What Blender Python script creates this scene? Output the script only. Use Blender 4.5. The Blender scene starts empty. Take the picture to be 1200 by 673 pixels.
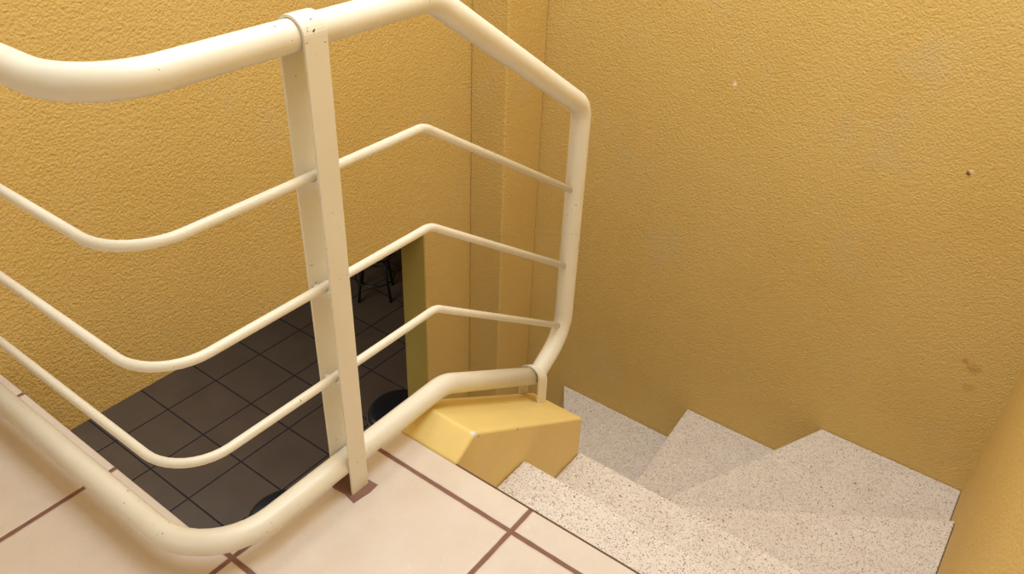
import bpy, bmesh, math, random
from mathutils import Vector, Matrix
random.seed(4)
sc = bpy.context.scene
COL = sc.collection

# ------------------------------------------------------------------ sizes (metres)
CAM_H = 1.154
H = 0.175                    # riser
XA, XC = -1.632, 0.127       # left wall, right wall
YB = 2.236                   # back wall
YF = -1.6                    # wall behind the viewer
CEIL = 2.45
YS = 0.846                   # landing edge at the stairs
YL = 0.446                   # landing edge beside the stairwell
XW = -0.905                  # landing edge beside the stairwell (long side)
SLAB = 0.23
N = 14
ZL = -N * H                  # lower floor
PX0, PX1 = -0.866, -0.713    # parapet
N1, N2 = 1.080, 1.334        # nosings of the two straight steps
JY = 1.777                   # right jamb of the opening
AT = 0.11                    # thickness of the left wall
RX, RY = -0.836, 0.386       # railing planes

# ------------------------------------------------------------------ helpers
def finish(name, bm, m, parent=None, smooth=False, bevel=0.0, seg=2):
    me = bpy.data.meshes.new(name)
    bmesh.ops.recalc_face_normals(bm, faces=bm.faces)
    bm.to_mesh(me); bm.free()
    me.materials.append(m)
    if smooth:
        for p in me.polygons: p.use_smooth = True
    o = bpy.data.objects.new(name, me)
    COL.objects.link(o)
    if parent: o.parent = parent
    if bevel > 0:
        b = o.modifiers.new('bevel', 'BEVEL'); b.width = bevel; b.segments = seg
        b.limit_method = 'ANGLE'; b.angle_limit = math.radians(35)
    return o

def thing(name, label, cat, loc=(0, 0, 0), group=None):
    o = bpy.data.objects.new(name, None); COL.objects.link(o)
    o.location = loc; o['label'] = label; o['category'] = cat
    if group: o['group'] = group
    return o

def struct(o, label=None):
    o['kind'] = 'structure'
    if label: o['label'] = label
    return o

def add_box(bm, a, b):
    x0, y0, z0 = a; x1, y1, z1 = b
    v = [bm.verts.new(p) for p in ((x0,y0,z0),(x1,y0,z0),(x1,y1,z0),(x0,y1,z0),(x0,y0,z1),(x1,y0,z1),(x1,y1,z1),(x0,y1,z1))]
    for f in ((0,3,2,1),(4,5,6,7),(0,1,5,4),(1,2,6,5),(2,3,7,6),(3,0,4,7)):
        bm.faces.new([v[i] for i in f])

def box(a, b):
    bm = bmesh.new(); add_box(bm, a, b); return bm

def add_prism(bm, poly, z0, z1):
    lo = [bm.verts.new((x, y, z0)) for x, y in poly]
    hi = [bm.verts.new((x, y, z1)) for x, y in poly]
    n = len(poly)
    bm.faces.new(hi); bm.faces.new(lo[::-1])
    for i in range(n):
        j = (i + 1) % n
        bm.faces.new((lo[i], lo[j], hi[j], hi[i]))

def prism(poly, z0, z1):
    bm = bmesh.new(); add_prism(bm, poly, z0, z1); return bm

def extrude_profile(bm, poly, axis, a, b):
    """poly: closed list of 2-D points; axis 0: points are (y,z) and extruded in x; axis 1: (x,z) extruded in y"""
    def P(p, t): return (t, p[0], p[1]) if axis == 0 else (p[0], t, p[1])
    lo = [bm.verts.new(P(p, a)) for p in poly]; hi = [bm.verts.new(P(p, b)) for p in poly]
    n = len(poly)
    bm.faces.new(hi); bm.faces.new(lo[::-1])
    for i in range(n):
        j = (i + 1) % n
        bm.faces.new((lo[i], lo[j], hi[j], hi[i]))

def fillet(pts, radii, seg=10):
    pts = [Vector(p) for p in pts]
    out = [pts[0]]
    for i in range(1, len(pts) - 1):
        p, r = pts[i], radii[i - 1]
        a = (pts[i - 1] - p).normalized(); b = (pts[i + 1] - p).normalized()
        ang = a.angle(b)
        t = r / math.tan(ang / 2)
        t = min(t, 0.49 * (pts[i - 1] - p).length if i > 1 else 0.95 * (pts[i - 1] - p).length, 0.49 * (pts[i + 1] - p).length if i < len(pts) - 2 else 0.95 * (pts[i + 1] - p).length)
        r = t * math.tan(ang / 2)
        c = p + (a + b).normalized() * (r / math.sin(ang / 2))
        s = p + a * t - c; e = p + b * t - c
        w = s.angle(e); ax = s.cross(e).normalized()
        for k in range(seg + 1):
            out.append(c + Matrix.Rotation(w * k / seg, 3, ax) @ s)
    out.append(pts[-1])
    return out

def add_tube(bm, path, r, sides=24, cap=True):
    path = [Vector(p) for p in path]
    n = len(path)
    tang = []
    for i in range(n):
        a = path[max(i - 1, 0)]; b = path[min(i + 1, n - 1)]
        if 0 < i < n - 1:
            t = (path[i] - a).normalized() + (b - path[i]).normalized()
        else:
            t = b - a
        tang.append(t.normalized())
    u = tang[0].orthogonal().normalized()
    rings = []
    for i in range(n):
        if i: 
            q = tang[i - 1].rotation_difference(tang[i]); u = q @ u
        u = (u - tang[i] * u.dot(tang[i])).normalized()
        v = tang[i].cross(u)
        rr = r[i] if isinstance(r, (list, tuple)) else r
        rings.append([bm.verts.new(path[i] + (u * math.cos(2 * math.pi * k / sides) + v * math.sin(2 * math.pi * k / sides)) * rr) for k in range(sides)])
    for i in range(n - 1):
        for k in range(sides):
            l = (k + 1) % sides
            bm.faces.new((rings[i][k], rings[i][l], rings[i + 1][l], rings[i + 1][k]))
    if cap:
        bm.faces.new(rings[0][::-1]); bm.faces.new(rings[-1])

def tube(path, r, sides=24):
    bm = bmesh.new(); add_tube(bm, path, r, sides); return bm

def lathe(prof, sides=48):
    bm = bmesh.new(); rings = []
    for r, z in prof:
        if r < 1e-6: rings.append([bm.verts.new((0, 0, z))])
        else: rings.append([bm.verts.new((r * math.cos(2*math.pi*k/sides), r * math.sin(2*math.pi*k/sides), z)) for k in range(sides)])
    for a, b in zip(rings, rings[1:]):
        for k in range(sides):
            l = (k + 1) % sides
            if len(a) == 1 and len(b) == 1: continue
            if len(a) == 1: bm.faces.new((a[0], b[k], b[l]))
            elif len(b) == 1: bm.faces.new((a[k], a[l], b[0]))
            else: bm.faces.new((a[k], a[l], b[l], b[k]))
    return bm

# ------------------------------------------------------------------ materials
def srgb(r, g, b):
    f = lambda c: (c/255/12.92 if c/255 <= .04045 else ((c/255+.055)/1.055)**2.4)
    return (f(r), f(g), f(b), 1)

class NT:
    def __init__(s, name):
        s.m = bpy.data.materials.new(name); s.m.use_nodes = True
        s.t = s.m.node_tree; s.b = s.t.nodes['Principled BSDF']
        s.tc = s.t.nodes.new('ShaderNodeTexCoord').outputs['Object']
    def n(s, kind, **kw):
        nd = s.t.nodes.new('ShaderNode' + kind)
        for k, v in kw.items():
            if k.startswith('i_'):
                nd.inputs[k[2:].replace('_', ' ')].default_value = v
            else: setattr(nd, k, v)
        return nd
    def l(s, a, b): s.t.links.new(a, b)
    def noise(s, scale, detail=2, rough=.5, vec=None):
        nd = s.n('TexNoise'); nd.inputs['Scale'].default_value = scale
        nd.inputs['Detail'].default_value = detail; nd.inputs['Roughness'].default_value = rough
        s.l(vec or s.tc, nd.inputs['Vector']); return nd.outputs['Fac']
    def ramp(s, fac, stops):
        nd = s.n('ValToRGB'); e = nd.color_ramp.elements
        while len(e) < len(stops): e.new(.5)
        for el, (p, c) in zip(e, stops): el.position = p; el.color = c
        s.l(fac, nd.inputs['Fac']); return nd.outputs['Color']
    def mix(s, fac, a, b, blend='MIX'):
        nd = s.n('Mix', data_type='RGBA', blend_type=blend)
        for sock, v in ((nd.inputs[0], fac), (nd.inputs[6], a), (nd.inputs[7], b)):
            if hasattr(v, 'is_output') or isinstance(v, bpy.types.NodeSocket): s.l(v, sock)
            else: sock.default_value = v
        return nd.outputs[2]
    def math(s, op, a, b=None, c=None):
        nd = s.n('Math', operation=op)
        for i, v in enumerate((a, b, c)):
            if v is None: continue
            if isinstance(v, bpy.types.NodeSocket): s.l(v, nd.inputs[i])
            else: nd.inputs[i].default_value = v
        return nd.outputs[0]
    def bump(s, h, strength, dist, normal=None):
        nd = s.n('Bump'); nd.inputs['Strength'].default_value = strength; nd.inputs['Distance'].default_value = dist
        s.l(h, nd.inputs['Height'])
        if normal: s.l(normal, nd.inputs['Normal'])
        return nd.outputs['Normal']
    def base(s, c):
        if isinstance(c, bpy.types.NodeSocket): s.l(c, s.b.inputs['Base Color'])
        else: s.b.inputs['Base Color'].default_value = c
    def set(s, **kw):
        for k, v in kw.items(): s.b.inputs[k.replace('_', ' ')].default_value = v
    def dist_to(s, p):
        nd = s.n('VectorMath', operation='DISTANCE'); s.l(s.tc, nd.inputs[0]); nd.inputs[1].default_value = p
        return nd.outputs['Value']
G = lambda v: (v, v, v, 1)

YEL = srgb(224, 190, 117)
def stucco(name, spots=()):
    k = NT(name)
    big = k.noise(2.3, 3, .6)
    c = k.mix(k.ramp(big, [(.35, G(0)), (.7, G(1))]), YEL, srgb(220, 184, 108))
    pale = k.ramp(k.noise(3.7, 4, .65), [(.58, G(0)), (.72, G(.45))])
    c = k.mix(pale, c, srgb(214, 190, 140))
    for p, r, col in spots:
        f = k.ramp(k.math('ADD', k.dist_to(p), k.math('MULTIPLY', k.math('SUBTRACT', k.noise(90, 2), .5), r * 1.3)), [(0, G(1)), (r * .6, G(1)), (r, G(0))])
        c = k.mix(f, c, col)
    fine = k.noise(235, 2, .55)
    vor = k.n('TexVoronoi', feature='F1'); vor.inputs['Scale'].default_value = 150; k.l(k.tc, vor.inputs['Vector'])
    h = k.math('ADD', k.math('ADD', fine, k.math('MULTIPLY', k.noise(95, 1), .6)), k.math('MULTIPLY', vor.outputs['Distance'], -.55))
    k.l(k.bump(h, .5, .006), k.b.inputs['Normal'])
    k.base(c); k.set(Roughness=.62, Specular_IOR_Level=.28)
    return k.m

def paint(name, col, rough=.55, bumpy=.15, scale=60, spots=()):
    k = NT(name)
    n = k.noise(6, 3, .6)
    c = k.mix(k.ramp(n, [(.35, G(0)), (.7, G(1))]), col, tuple(x * .93 for x in col[:3]) + (1,))
    for p, r, cc in spots:
        c = k.mix(k.ramp(k.math('ADD', k.dist_to(p), k.math('MULTIPLY', k.math('SUBTRACT', k.noise(160, 2), .5), r)), [(0, G(1)), (r * .8, G(1)), (r, G(0))]), c, cc)
    k.base(c); k.l(k.bump(k.noise(scale, 3), bumpy, .003), k.b.inputs['Normal'])
    k.set(Roughness=rough, Specular_IOR_Level=.35)
    return k.m

def enamel():
    k = NT('cream_enamel')
    c = k.mix(k.ramp(k.noise(9, 3), [(.35, G(0)), (.7, G(1))]), srgb(238, 232, 219), srgb(234, 226, 210))
    chip = k.math('MULTIPLY', k.ramp(k.noise(130, 2, .6), [(.715, G(0)), (.725, G(1))]), k.ramp(k.noise(11, 1), [(.55, G(0)), (.57, G(1))]))
    c = k.mix(chip, c, srgb(84, 66, 48))
    k.base(c); k.l(k.bump(k.noise(45, 3), .12, .003), k.b.inputs['Normal'])
    k.set(Roughness=.34, Specular_IOR_Level=.5)
    return k.m

def grid_tile(name, px, ox, py, oy, gw, tile_a, tile_b, grout, rough_t, rough_g, mottle=8, speck=None, gb=.7):
    """square ceramic tiles, grout lines at ox + n*px and oy + n*py"""
    k = NT(name)
    sep = k.n('SeparateXYZ'); k.l(k.tc, sep.inputs[0])
    def line(v, p, o, w):
        d = k.math('ABSOLUTE', k.math('SUBTRACT', k.math('FRACT', k.math('ADD', k.math('DIVIDE', k.math('SUBTRACT', v, o), p), 100.5)), .5))
        return k.math('MULTIPLY', d, p)          # distance to the nearest line, metres
    wob = k.math('MULTIPLY', k.math('SUBTRACT', k.noise(30, 2), .5), .0022)
    d = k.math('ADD', k.math('MINIMUM', line(sep.outputs[0], px, ox, gw), line(sep.outputs[1], py, oy, gw)), wob)
    mask = k.n('MapRange'); k.l(d, mask.inputs[0]); mask.inputs[1].default_value = gw/2 - .0008; mask.inputs[2].default_value = gw/2 + .0008
    mask = mask.outputs[0]                       # 0 in grout, 1 on tile
    ix = k.math('FLOOR', k.math('DIVIDE', k.math('SUBTRACT', sep.outputs[0], ox), px))
    iy = k.math('FLOOR', k.math('DIVIDE', k.math('SUBTRACT', sep.outputs[1], oy), py))
    cv = k.n('CombineXYZ'); k.l(ix, cv.inputs[0]); k.l(iy, cv.inputs[1])
    wn = k.n('TexWhiteNoise', noise_dimensions='2D'); k.l(cv.outputs[0], wn.inputs['Vector'])
    t = k.mix(k.ramp(k.noise(mottle, 5, .65), [(.3, G(0)), (.72, G(1))]), tile_a, tile_b)
    t = k.mix(k.math('MULTIPLY', wn.outputs['Value'], .16), t, tuple(x * .6 for x in tile_a[:3]) + (1,))
    if speck:
        t = k.mix(k.ramp(k.noise(140, 2), [(.62, G(0)), (.72, G(.35))]), t, speck)
    g = k.mix(k.ramp(k.noise(40, 3), [(.3, G(0)), (.7, G(1))]), grout, tuple(x * .8 for x in grout[:3]) + (1,))
    k.base(k.mix(mask, g, t))
    rm = k.n('MapRange'); k.l(mask, rm.inputs[0]); rm.inputs[3].default_value = rough_g; rm.inputs[4].default_value = rough_t
    k.l(rm.outputs[0], k.b.inputs['Roughness'])
    soft = k.n('MapRange', interpolation_type='SMOOTHSTEP'); k.l(d, soft.inputs[0]); soft.inputs[1].default_value = gw*.2; soft.inputs[2].default_value = gw/2 + .004
    nrm = k.bump(k.noise(24, 3), .06, .004)
    k.l(k.bump(soft.outputs[0], gb, .003, nrm), k.b.inputs['Normal'])
    return k.m

def terrazzo():
    k = NT('terrazzo')
    c = k.mix(k.ramp(k.noise(14, 3), [(.3, G(0)), (.7, G(1))]), srgb(231, 221, 214), srgb(223, 211, 204))
    def chips(scale, lo, col, amt, thr):
        nonlocal c
        wv = k.n('TexNoise'); wv.inputs['Scale'].default_value = scale * .7; k.l(k.tc, wv.inputs['Vector'])
        warp = k.n('VectorMath', operation='MULTIPLY_ADD'); k.l(wv.outputs['Color'], warp.inputs[0])
        warp.inputs[1].default_value = (.9 / scale,) * 3; k.l(k.tc, warp.inputs[2])
        v = k.n('TexVoronoi'); v.inputs['Scale'].default_value = scale; k.l(warp.outputs[0], v.inputs['Vector'])
        pick = k.n('SeparateColor'); k.l(v.outputs['Color'], pick.inputs[0])
        sel = k.math('GREATER_THAN', pick.outputs[0], thr)
        size = k.math('MULTIPLY_ADD', pick.outputs[1], lo * .7, lo * .35)
        near = k.math('LESS_THAN', v.outputs['Distance'], size)
        f = k.math('MULTIPLY', k.math('MULTIPLY', sel, near), amt)
        c = k.mix(f, c, col)
    chips(110, .45, srgb(240, 230, 216), .75, .45)
    chips(220, .44, srgb(168, 150, 136), .75, .5)
    chips(300, .44, srgb(150, 130, 116), .7, .5)
    chips(190, .36, srgb(112, 98, 90), .8, .68)
    chips(110, .25, srgb(90, 78, 72), .8, .84)
    chips(75, .22, srgb(96, 80, 72), .8, .80)
    chips(150, .3, srgb(168, 128, 104), .7, .84)
    k.base(c); k.set(Roughness=.42, Specular_IOR_Level=.4)
    k.l(k.bump(k.noise(60, 3), .08, .003), k.b.inputs['Normal'])
    return k.m

def plain(name, col, rough=.5, metal=0, spec=.5, bump=.05):
    k = NT(name)
    k.base(k.mix(k.noise(20, 3), col, tuple(x * .85 for x in col[:3]) + (1,)))
    k.l(k.bump(k.noise(80, 2), bump, .002), k.b.inputs['Normal'])
    k.set(Roughness=rough, Metallic=metal, Specular_IOR_Level=spec)
    return k.m

M_wall = stucco('yellow_stucco')
M_wallB = stucco('yellow_stucco_back', [((-.825, YB, .347), .008, srgb(250, 238, 205)), ((-.169, YB, .273), .007, srgb(112, 70, 38)), ((-.165, YB, .280), .006, srgb(240, 215, 160)), ((.022, YB, -.275), .022, srgb(208, 168, 98)), ((-.005, YB, -.26), .012, srgb(204, 162, 94)), ((.03, YB, -.34), .018, srgb(212, 174, 104))])
M_pier = paint('yellow_gloss_paint', srgb(242, 212, 136), .45, .25, 40, [((PX1 - .002, .907, .036), .009, srgb(232, 228, 215)), ((PX1, .915, .022), .003, srgb(110, 85, 60)), ((PX1, 1.05, -.06), .003, srgb(110, 85, 60))])
M_jamb = paint('yellow_jamb_paint', srgb(196, 170, 84), .6, .1)
M_enamel = enamel()
M_tile = grid_tile('cream_floor_tiles', .3333, -.536, .3333, .784, .0095, srgb(226, 211, 200), srgb(217, 200, 186), srgb(140, 98, 84), .38, .8, 9, srgb(236, 224, 210))
p_low = .1 * (CAM_H - ZL)
M_dark = grid_tile('brown_floor_tiles', p_low, -1.0973 * (CAM_H - ZL), p_low, .419 * (CAM_H - ZL), .011, srgb(88, 72, 57), srgb(78, 63, 50), srgb(30, 21, 17), .36, .95, 5, None, .15)
M_terr = terrazzo()
M_grout = plain('brown_mortar', srgb(146, 110, 98), .9, 0, .2, .5)
M_edge = plain('brown_edge_strip', srgb(104, 66, 46), .6)
M_ceil = plain('white_ceiling_paint', srgb(242, 240, 236), .8, 0, .2)
M_low = plain('beige_wall_paint', srgb(205, 180, 130), .8, 0, .2)
M_vinyl = plain('black_vinyl', srgb(22, 22, 24), .3, 0, .5, .1)
M_black = plain('black_metal', srgb(26, 25, 26), .35, 0, .5)
M_chrome = plain('chrome', srgb(200, 200, 205), .15, 1)

# ------------------------------------------------------------------ the setting
struct(finish('floor', prism([(XA, YF), (XC, YF), (XC, YS), (XW, YS), (XW, YL), (XA, YL)], -SLAB, 0), M_tile, bevel=.002), 'cream tiled upper landing floor with brown grout')
struct(finish('trim_1', box((PX1, YS, -.012), (XC, YS + .0035, -.0005)), M_edge), 'thin brown edge strip along the landing nosing')

# left wall: one slab with the opening to the lower room cut out of it
bm = bmesh.new()
OY0 = -.8
prof = [(YF, CEIL), (YF, ZL), (OY0, ZL), (OY0, -SLAB), (JY, -SLAB), (JY, ZL), (YB + .1, ZL), (YB + .1, CEIL)]
extrude_profile(bm, prof, 0, XA - AT, XA)
struct(finish('wall_left', bm, M_wall), 'yellow stucco wall left of the stairwell above an opening')
struct(finish('trim_2', box((XA - AT + .001, JY - .004, ZL), (XA - .001, JY, -SLAB)), M_jamb), 'smooth yellow jamb of the opening in the left wall')
struct(finish('wall_back', box((XA, YB, ZL), (XC, YB + .1, CEIL)), M_wallB), 'yellow stucco wall behind the winding stairs')
struct(finish('wall_right', box((XC, YF, ZL), (XC + .12, YB + .1, CEIL)), M_wall), 'yellow stucco wall right of the stairs')
struct(finish('wall_front', box((XA - AT, YF - .1, ZL), (XC + .12, YF, CEIL)), M_ceil))
struct(finish('ceiling', box((XA - AT, YF - .1, CEIL), (XC + .12, YB + .1, CEIL + .1)), M_ceil))
PLX, PLY = -1.486, 2.022
struct(finish('pilaster', box((XA, PLY, ZL), (PLX, YB, CEIL)), M_wall, bevel=.006), 'yellow stucco pilaster in the corner of the stairwell')

# lower room beyond the opening
LX, LY0, LY1 = -5.6, -1.8, 6.0
struct(finish('floor', box((LX, LY0, ZL - .1), (XC + .12, LY1, ZL)), M_dark), 'dark brown tiled floor of the lower room')
struct(finish('ceiling', box((LX, LY0, -SLAB + .001), (XA - AT, LY1, -SLAB + .1)), M_ceil))
struct(finish('wall_left', box((LX - .1, LY0 - .1, ZL), (LX, LY1 + .1, -SLAB)), M_low))
struct(finish('wall_back', box((LX, LY1, ZL), (XA, LY1 + .1, -SLAB)), M_low))
struct(finish('wall_front', box((LX, LY0 - .1, ZL), (XA - AT, LY0, -SLAB)), M_low))
struct(finish('wall_right', box((XA - AT, YB + .1, ZL), (XA, LY1, -SLAB)), M_low))

# ------------------------------------------------------------------ staircase
st = thing('staircase', 'cream speckled terrazzo staircase winding down from the landing around the yellow parapet', 'staircase', (0, YS, 0))
O = (PX1, N2)
def step(name, poly, k, th=.23):
    b = prism(poly, -k * H - th, -k * H)
    o = finish(name, b, M_terr, st, bevel=.004)
    o.location = -Vector(st.location)
    return o
G1 = .0015
step('straight_step', [(PX1 + G1, YS + .004), (XC - G1, YS + .004), (XC - G1, N1), (PX1 + G1, N1)], 1)
step('straight_step', [(PX1 + G1, N1 - .03), (XC - G1, N1 - .03), (XC - G1, N2), (PX1 + G1, N2)], 2)
YD, XCN, XBN, XAN = 1.902, -.306, -.766, -1.30
yb = YB - .001
step('winder_step', [O, (XC - G1, N2), (XC - G1, YD)], 3)
step('winder_step', [O, (XC - G1, YD), (XC - G1, yb), (XCN, yb)], 4)
step('winder_step', [O, (XCN, yb), (XBN, yb)], 5)
step('winder_step', [O, (XBN, yb), (XAN, yb)], 6)
O2 = (PX0, N2)
step('winder_step', [O, (XAN, yb), (PLX + .001, yb), (PLX + .001, PLY - .001), (XA + G1, PLY - .001), (XA + G1, 1.76), O2], 7)
step('winder_step', [O2, (XA + G1, 1.76), (XA + G1, N2)], 8)
y = N2
for k in range(9, N):
    step('straight_step', [(XA + G1, y - .25), (PX0 - .004, y - .25), (PX0 - .004, y), (XA + G1, y)], k, .175 if k == N - 1 else .23)
    y -= .25

# parapet: level with the landing, then falling with the stairs
pz = lambda yy: .0385 - (yy - .904) * (.0385 + .227) / (1.324 - .904)
bm = bmesh.new()
extrude_profile(bm, [(YS + .001, 0.0), (.904, .0385), (N2 - .002, pz(N2)), (N2 - .002, ZL + .001), (YS + .001, ZL + .001)], 0, PX0, PX1)
pp = finish('stair_parapet', bm, M_pier, bevel=.006, seg=3)
pp['label'] = 'low smooth yellow parapet block between landing edge and stairwell, sloping down with the steps'
pp['category'] = 'parapet'

# ------------------------------------------------------------------ railing
rl = thing('stair_railing', 'cream painted tubular steel railing around the stairwell with three thin rods', 'railing', (RX, .69, 0))
def rpart(name, bm, smooth=True, bevel=0, m=None):
    o = finish(name, bm, m or M_enamel, rl, smooth, bevel); o.location = -Vector(rl.location); return o
TR = .0215
ZH = .832
Y_UP = 1.405
K = .945
sl = -.655
XE = XA + .001
hk = (RX, .935, ZH)
hb = (RX, Y_UP, ZH + (Y_UP - .935) * sl)
rpart('handrail', tube(fillet([(XE, RY, ZH), (RX, RY, ZH), hk, hb, (RX, Y_UP, -.068), (RX, 1.298, -.139), (RX, 1.285, -.1475)], [.10, .09, .055, .13, .5]), TR, 28))
zb = .063
rpart('bottom_rail', tube(fillet([(XE, RY, zb), (RX, RY, zb), (RX, .955, zb), (RX, 1.300, zb - .345 * .59)], [.13, .10]), TR, 28))
for z0, k0, z1 in ((.631, .915, .331), (.443, .925, .132), (.262, .935, -.042)):
    rpart('thin_rod', tube(fillet([(XE, RY, z0), (RX, RY, z0), (RX, k0, z0), (RX, Y_UP - .012, z1)], [.085, .05]), .0074, 16))

def strap(yc, w, zc, zfoot, t=.0045, tilt=0.0, gap=.0006):
    """flat bar bent over a tube: an inverted U in the x-z plane"""
    ri = TR + gap; ro = ri + t; n = 18
    outer = [(RX + ro, zfoot)] + [(RX + ro * math.cos(math.pi * i / n), zc + ro * math.sin(math.pi * i / n)) for i in range(n + 1)] + [(RX - ro, zfoot)]
    inner = [(RX - ri, zfoot)] + [(RX - ri * math.cos(math.pi * i / n), zc + ri * math.sin(math.pi * i / n)) for i in range(n + 1)] + [(RX + ri, zfoot)]
    bm = bmesh.new()
    prof = outer + inner
    def P(p, s):
        # lean the band with the tube above the tube axis only
        yy = yc + s * w / 2
        return (p[0], yy, p[1] + (yy - yc) * tilt if p[1] > zc - .03 else p[1])
    lo = [bm.verts.new(P(p, -1)) for p in prof]; hi = [bm.verts.new(P(p, 1)) for p in prof]
    m = len(outer); L = len(prof)
    for i in range(L):
        j = (i + 1) % L
        bm.faces.new((lo[i], lo[j], hi[j], hi[i]))
    for i in range(m - 1):
        j = L - 1 - i
        bm.faces.new((lo[i], lo[i + 1], lo[j - 1], lo[j]))
        bm.faces.new((hi[i], hi[i + 1], hi[j - 1], hi[j]))
    return bm
po = rpart('post', strap(.690, .039, ZH, .0005), False, .0008)
for z0 in (.631, .443, .262):
    tb = finish('weld_tab', box((RX - TR, .676, z0 - .013), (RX + TR, .682, z0 - .0055)), M_enamel, po)
bm = bmesh.new()
add_prism(bm, [(RX - .036, .664), (RX - .012, .661), (RX + .012, .664), (RX + .040, .659), (RX + .042, .676), (RX + .045, .695), (RX + .043, .717), (RX + .022, .715), (RX + .008, .712), (RX - .02, .714), (RX - .036, .711)], -.001, .0016)
o = rpart('mortar_patch', bm, False, 0, M_grout); o['label'] = 'brown mortar patch'
yc = 1.287
fb = rpart('foot_bracket', strap(yc, .034, .063 - (yc - .955) * .59 + .001, pz(yc) - .004, .006, -.59, .0025), False, .0008)

# ------------------------------------------------------------------ stools in the lower room
def stool(loc, label, rot=0.):
    t = thing('round_stool', label, 'stool', loc, 'black stools in the lower room')
    t.rotation_euler = (0, 0, rot)
    sh = .45
    finish('seat', lathe([(0, sh), (.10, sh), (.16, sh - .002), (.182, sh - .010), (.190, sh - .024), (.190, sh - .050), (.182, sh - .060), (0, sh - .062)]), M_vinyl, t, True)
    rim = bmesh.new()
    ring = [(.1925 * math.cos(2*math.pi*i/48), .1925 * math.sin(2*math.pi*i/48), sh - .034) for i in range(49)]
    add_tube(rim, ring, .005, 10, False)
    finish('seat_rim', rim, M_chrome, t, True)
    for i in range(4):
        a = math.pi/4 + i * math.pi/2
        p0 = Vector((.11 * math.cos(a), .11 * math.sin(a), sh - .06)); p1 = Vector((.17 * math.cos(a), .17 * math.sin(a), .0))
        finish('leg', tube([p0, p0.lerp(p1, .5), p1], .011, 14), M_black, t, True)
    fr = bmesh.new()
    ring = [(.148 * math.cos(2*math.pi*i/40), .148 * math.sin(2*math.pi*i/40), .16) for i in range(41)]
    add_tube(fr, ring, .007, 10, False)
    finish('foot_ring', fr, M_black, t, True)
    return t
def at(u, v, z):
    """ground position seen at a photograph pixel for a given height (used once, to place the stools)"""
    d = CR @ Vector(((u - 600) / FPX, -(v - 336.5) / FPX, -1))
    s = (z - CAM_H) / d.z
    return (d.x * s, d.y * s)
FPX = 956.39
from mathutils import Euler
CR = Euler((.979235, -.0349996, .639783), 'XYZ').to_matrix()
SZ = ZL + .45
for (u, v), lab in (((471, 480), 'black round stool by the right jamb of the opening, half behind the lower rail'),
                    ((335, 605), 'black round stool nearest the landing corner, mostly hidden by the lower rail')):
    x, y_ = at(u, v, SZ)
    stool((x, y_, ZL), lab, .3)
x, y_ = at(452, 352, ZL)
stool((x - .12, y_ + .02, ZL), 'black stool farthest into the lower room, only its legs in view', .7)

# ------------------------------------------------------------------ lights
def area(name, loc, rot, sx, sy, power, col):
    l = bpy.data.lights.new(name, 'AREA'); l.shape = 'RECTANGLE'; l.size = sx; l.size_y = sy
    l.energy = power; l.color = col
    o = bpy.data.objects.new(name, l); COL.objects.link(o); o.location = loc; o.rotation_euler = rot
    return o
area('ceiling_lamp', (-.5, 1.22, CEIL - .03), (0, 0, 0), 1.3, 1.5, 45, (.80, .92, 1))
area('window_light', (XA + .03, .9, 1.75), (0, math.radians(-68), 0), .9, 1.3, 11, (.80, .92, 1))
area('rear_fill', (-.75, YF + .03, 1.3), (math.radians(90), 0, 0), 1.5, 1.6, 6, (.84, .93, 1))  # added fill light behind the viewer, lifts the lower back wall
area('lower_room_fill', (-3.6, 1.2, -SLAB - .03), (0, 0, 0), 1.2, 1.2, 52, (.97, .98, 1))  # added unseen fill, keeps the closed lower room from going black
w = bpy.data.worlds.new('world'); sc.world = w; w.use_nodes = True
w.node_tree.nodes['Background'].inputs[0].default_value = (.9, .9, 1, 1)
w.node_tree.nodes['Background'].inputs[1].default_value = .05

# ------------------------------------------------------------------ camera
cam = bpy.data.cameras.new('camera'); co = bpy.data.objects.new('camera', cam); COL.objects.link(co)
co.location = (0, 0, CAM_H); co.rotation_euler = (.979235, -.0349996, .639783)
cam.sensor_fit = 'HORIZONTAL'; cam.sensor_width = 36; cam.lens = FPX / 1200 * 36
cam.clip_start = .02
sc.camera = co
sc.view_settings.view_transform = 'Standard'; sc.view_settings.look = 'None'
sc.view_settings.gamma = 1; sc.view_settings.use_curve_mapping = False
sc.view_settings.exposure = 0
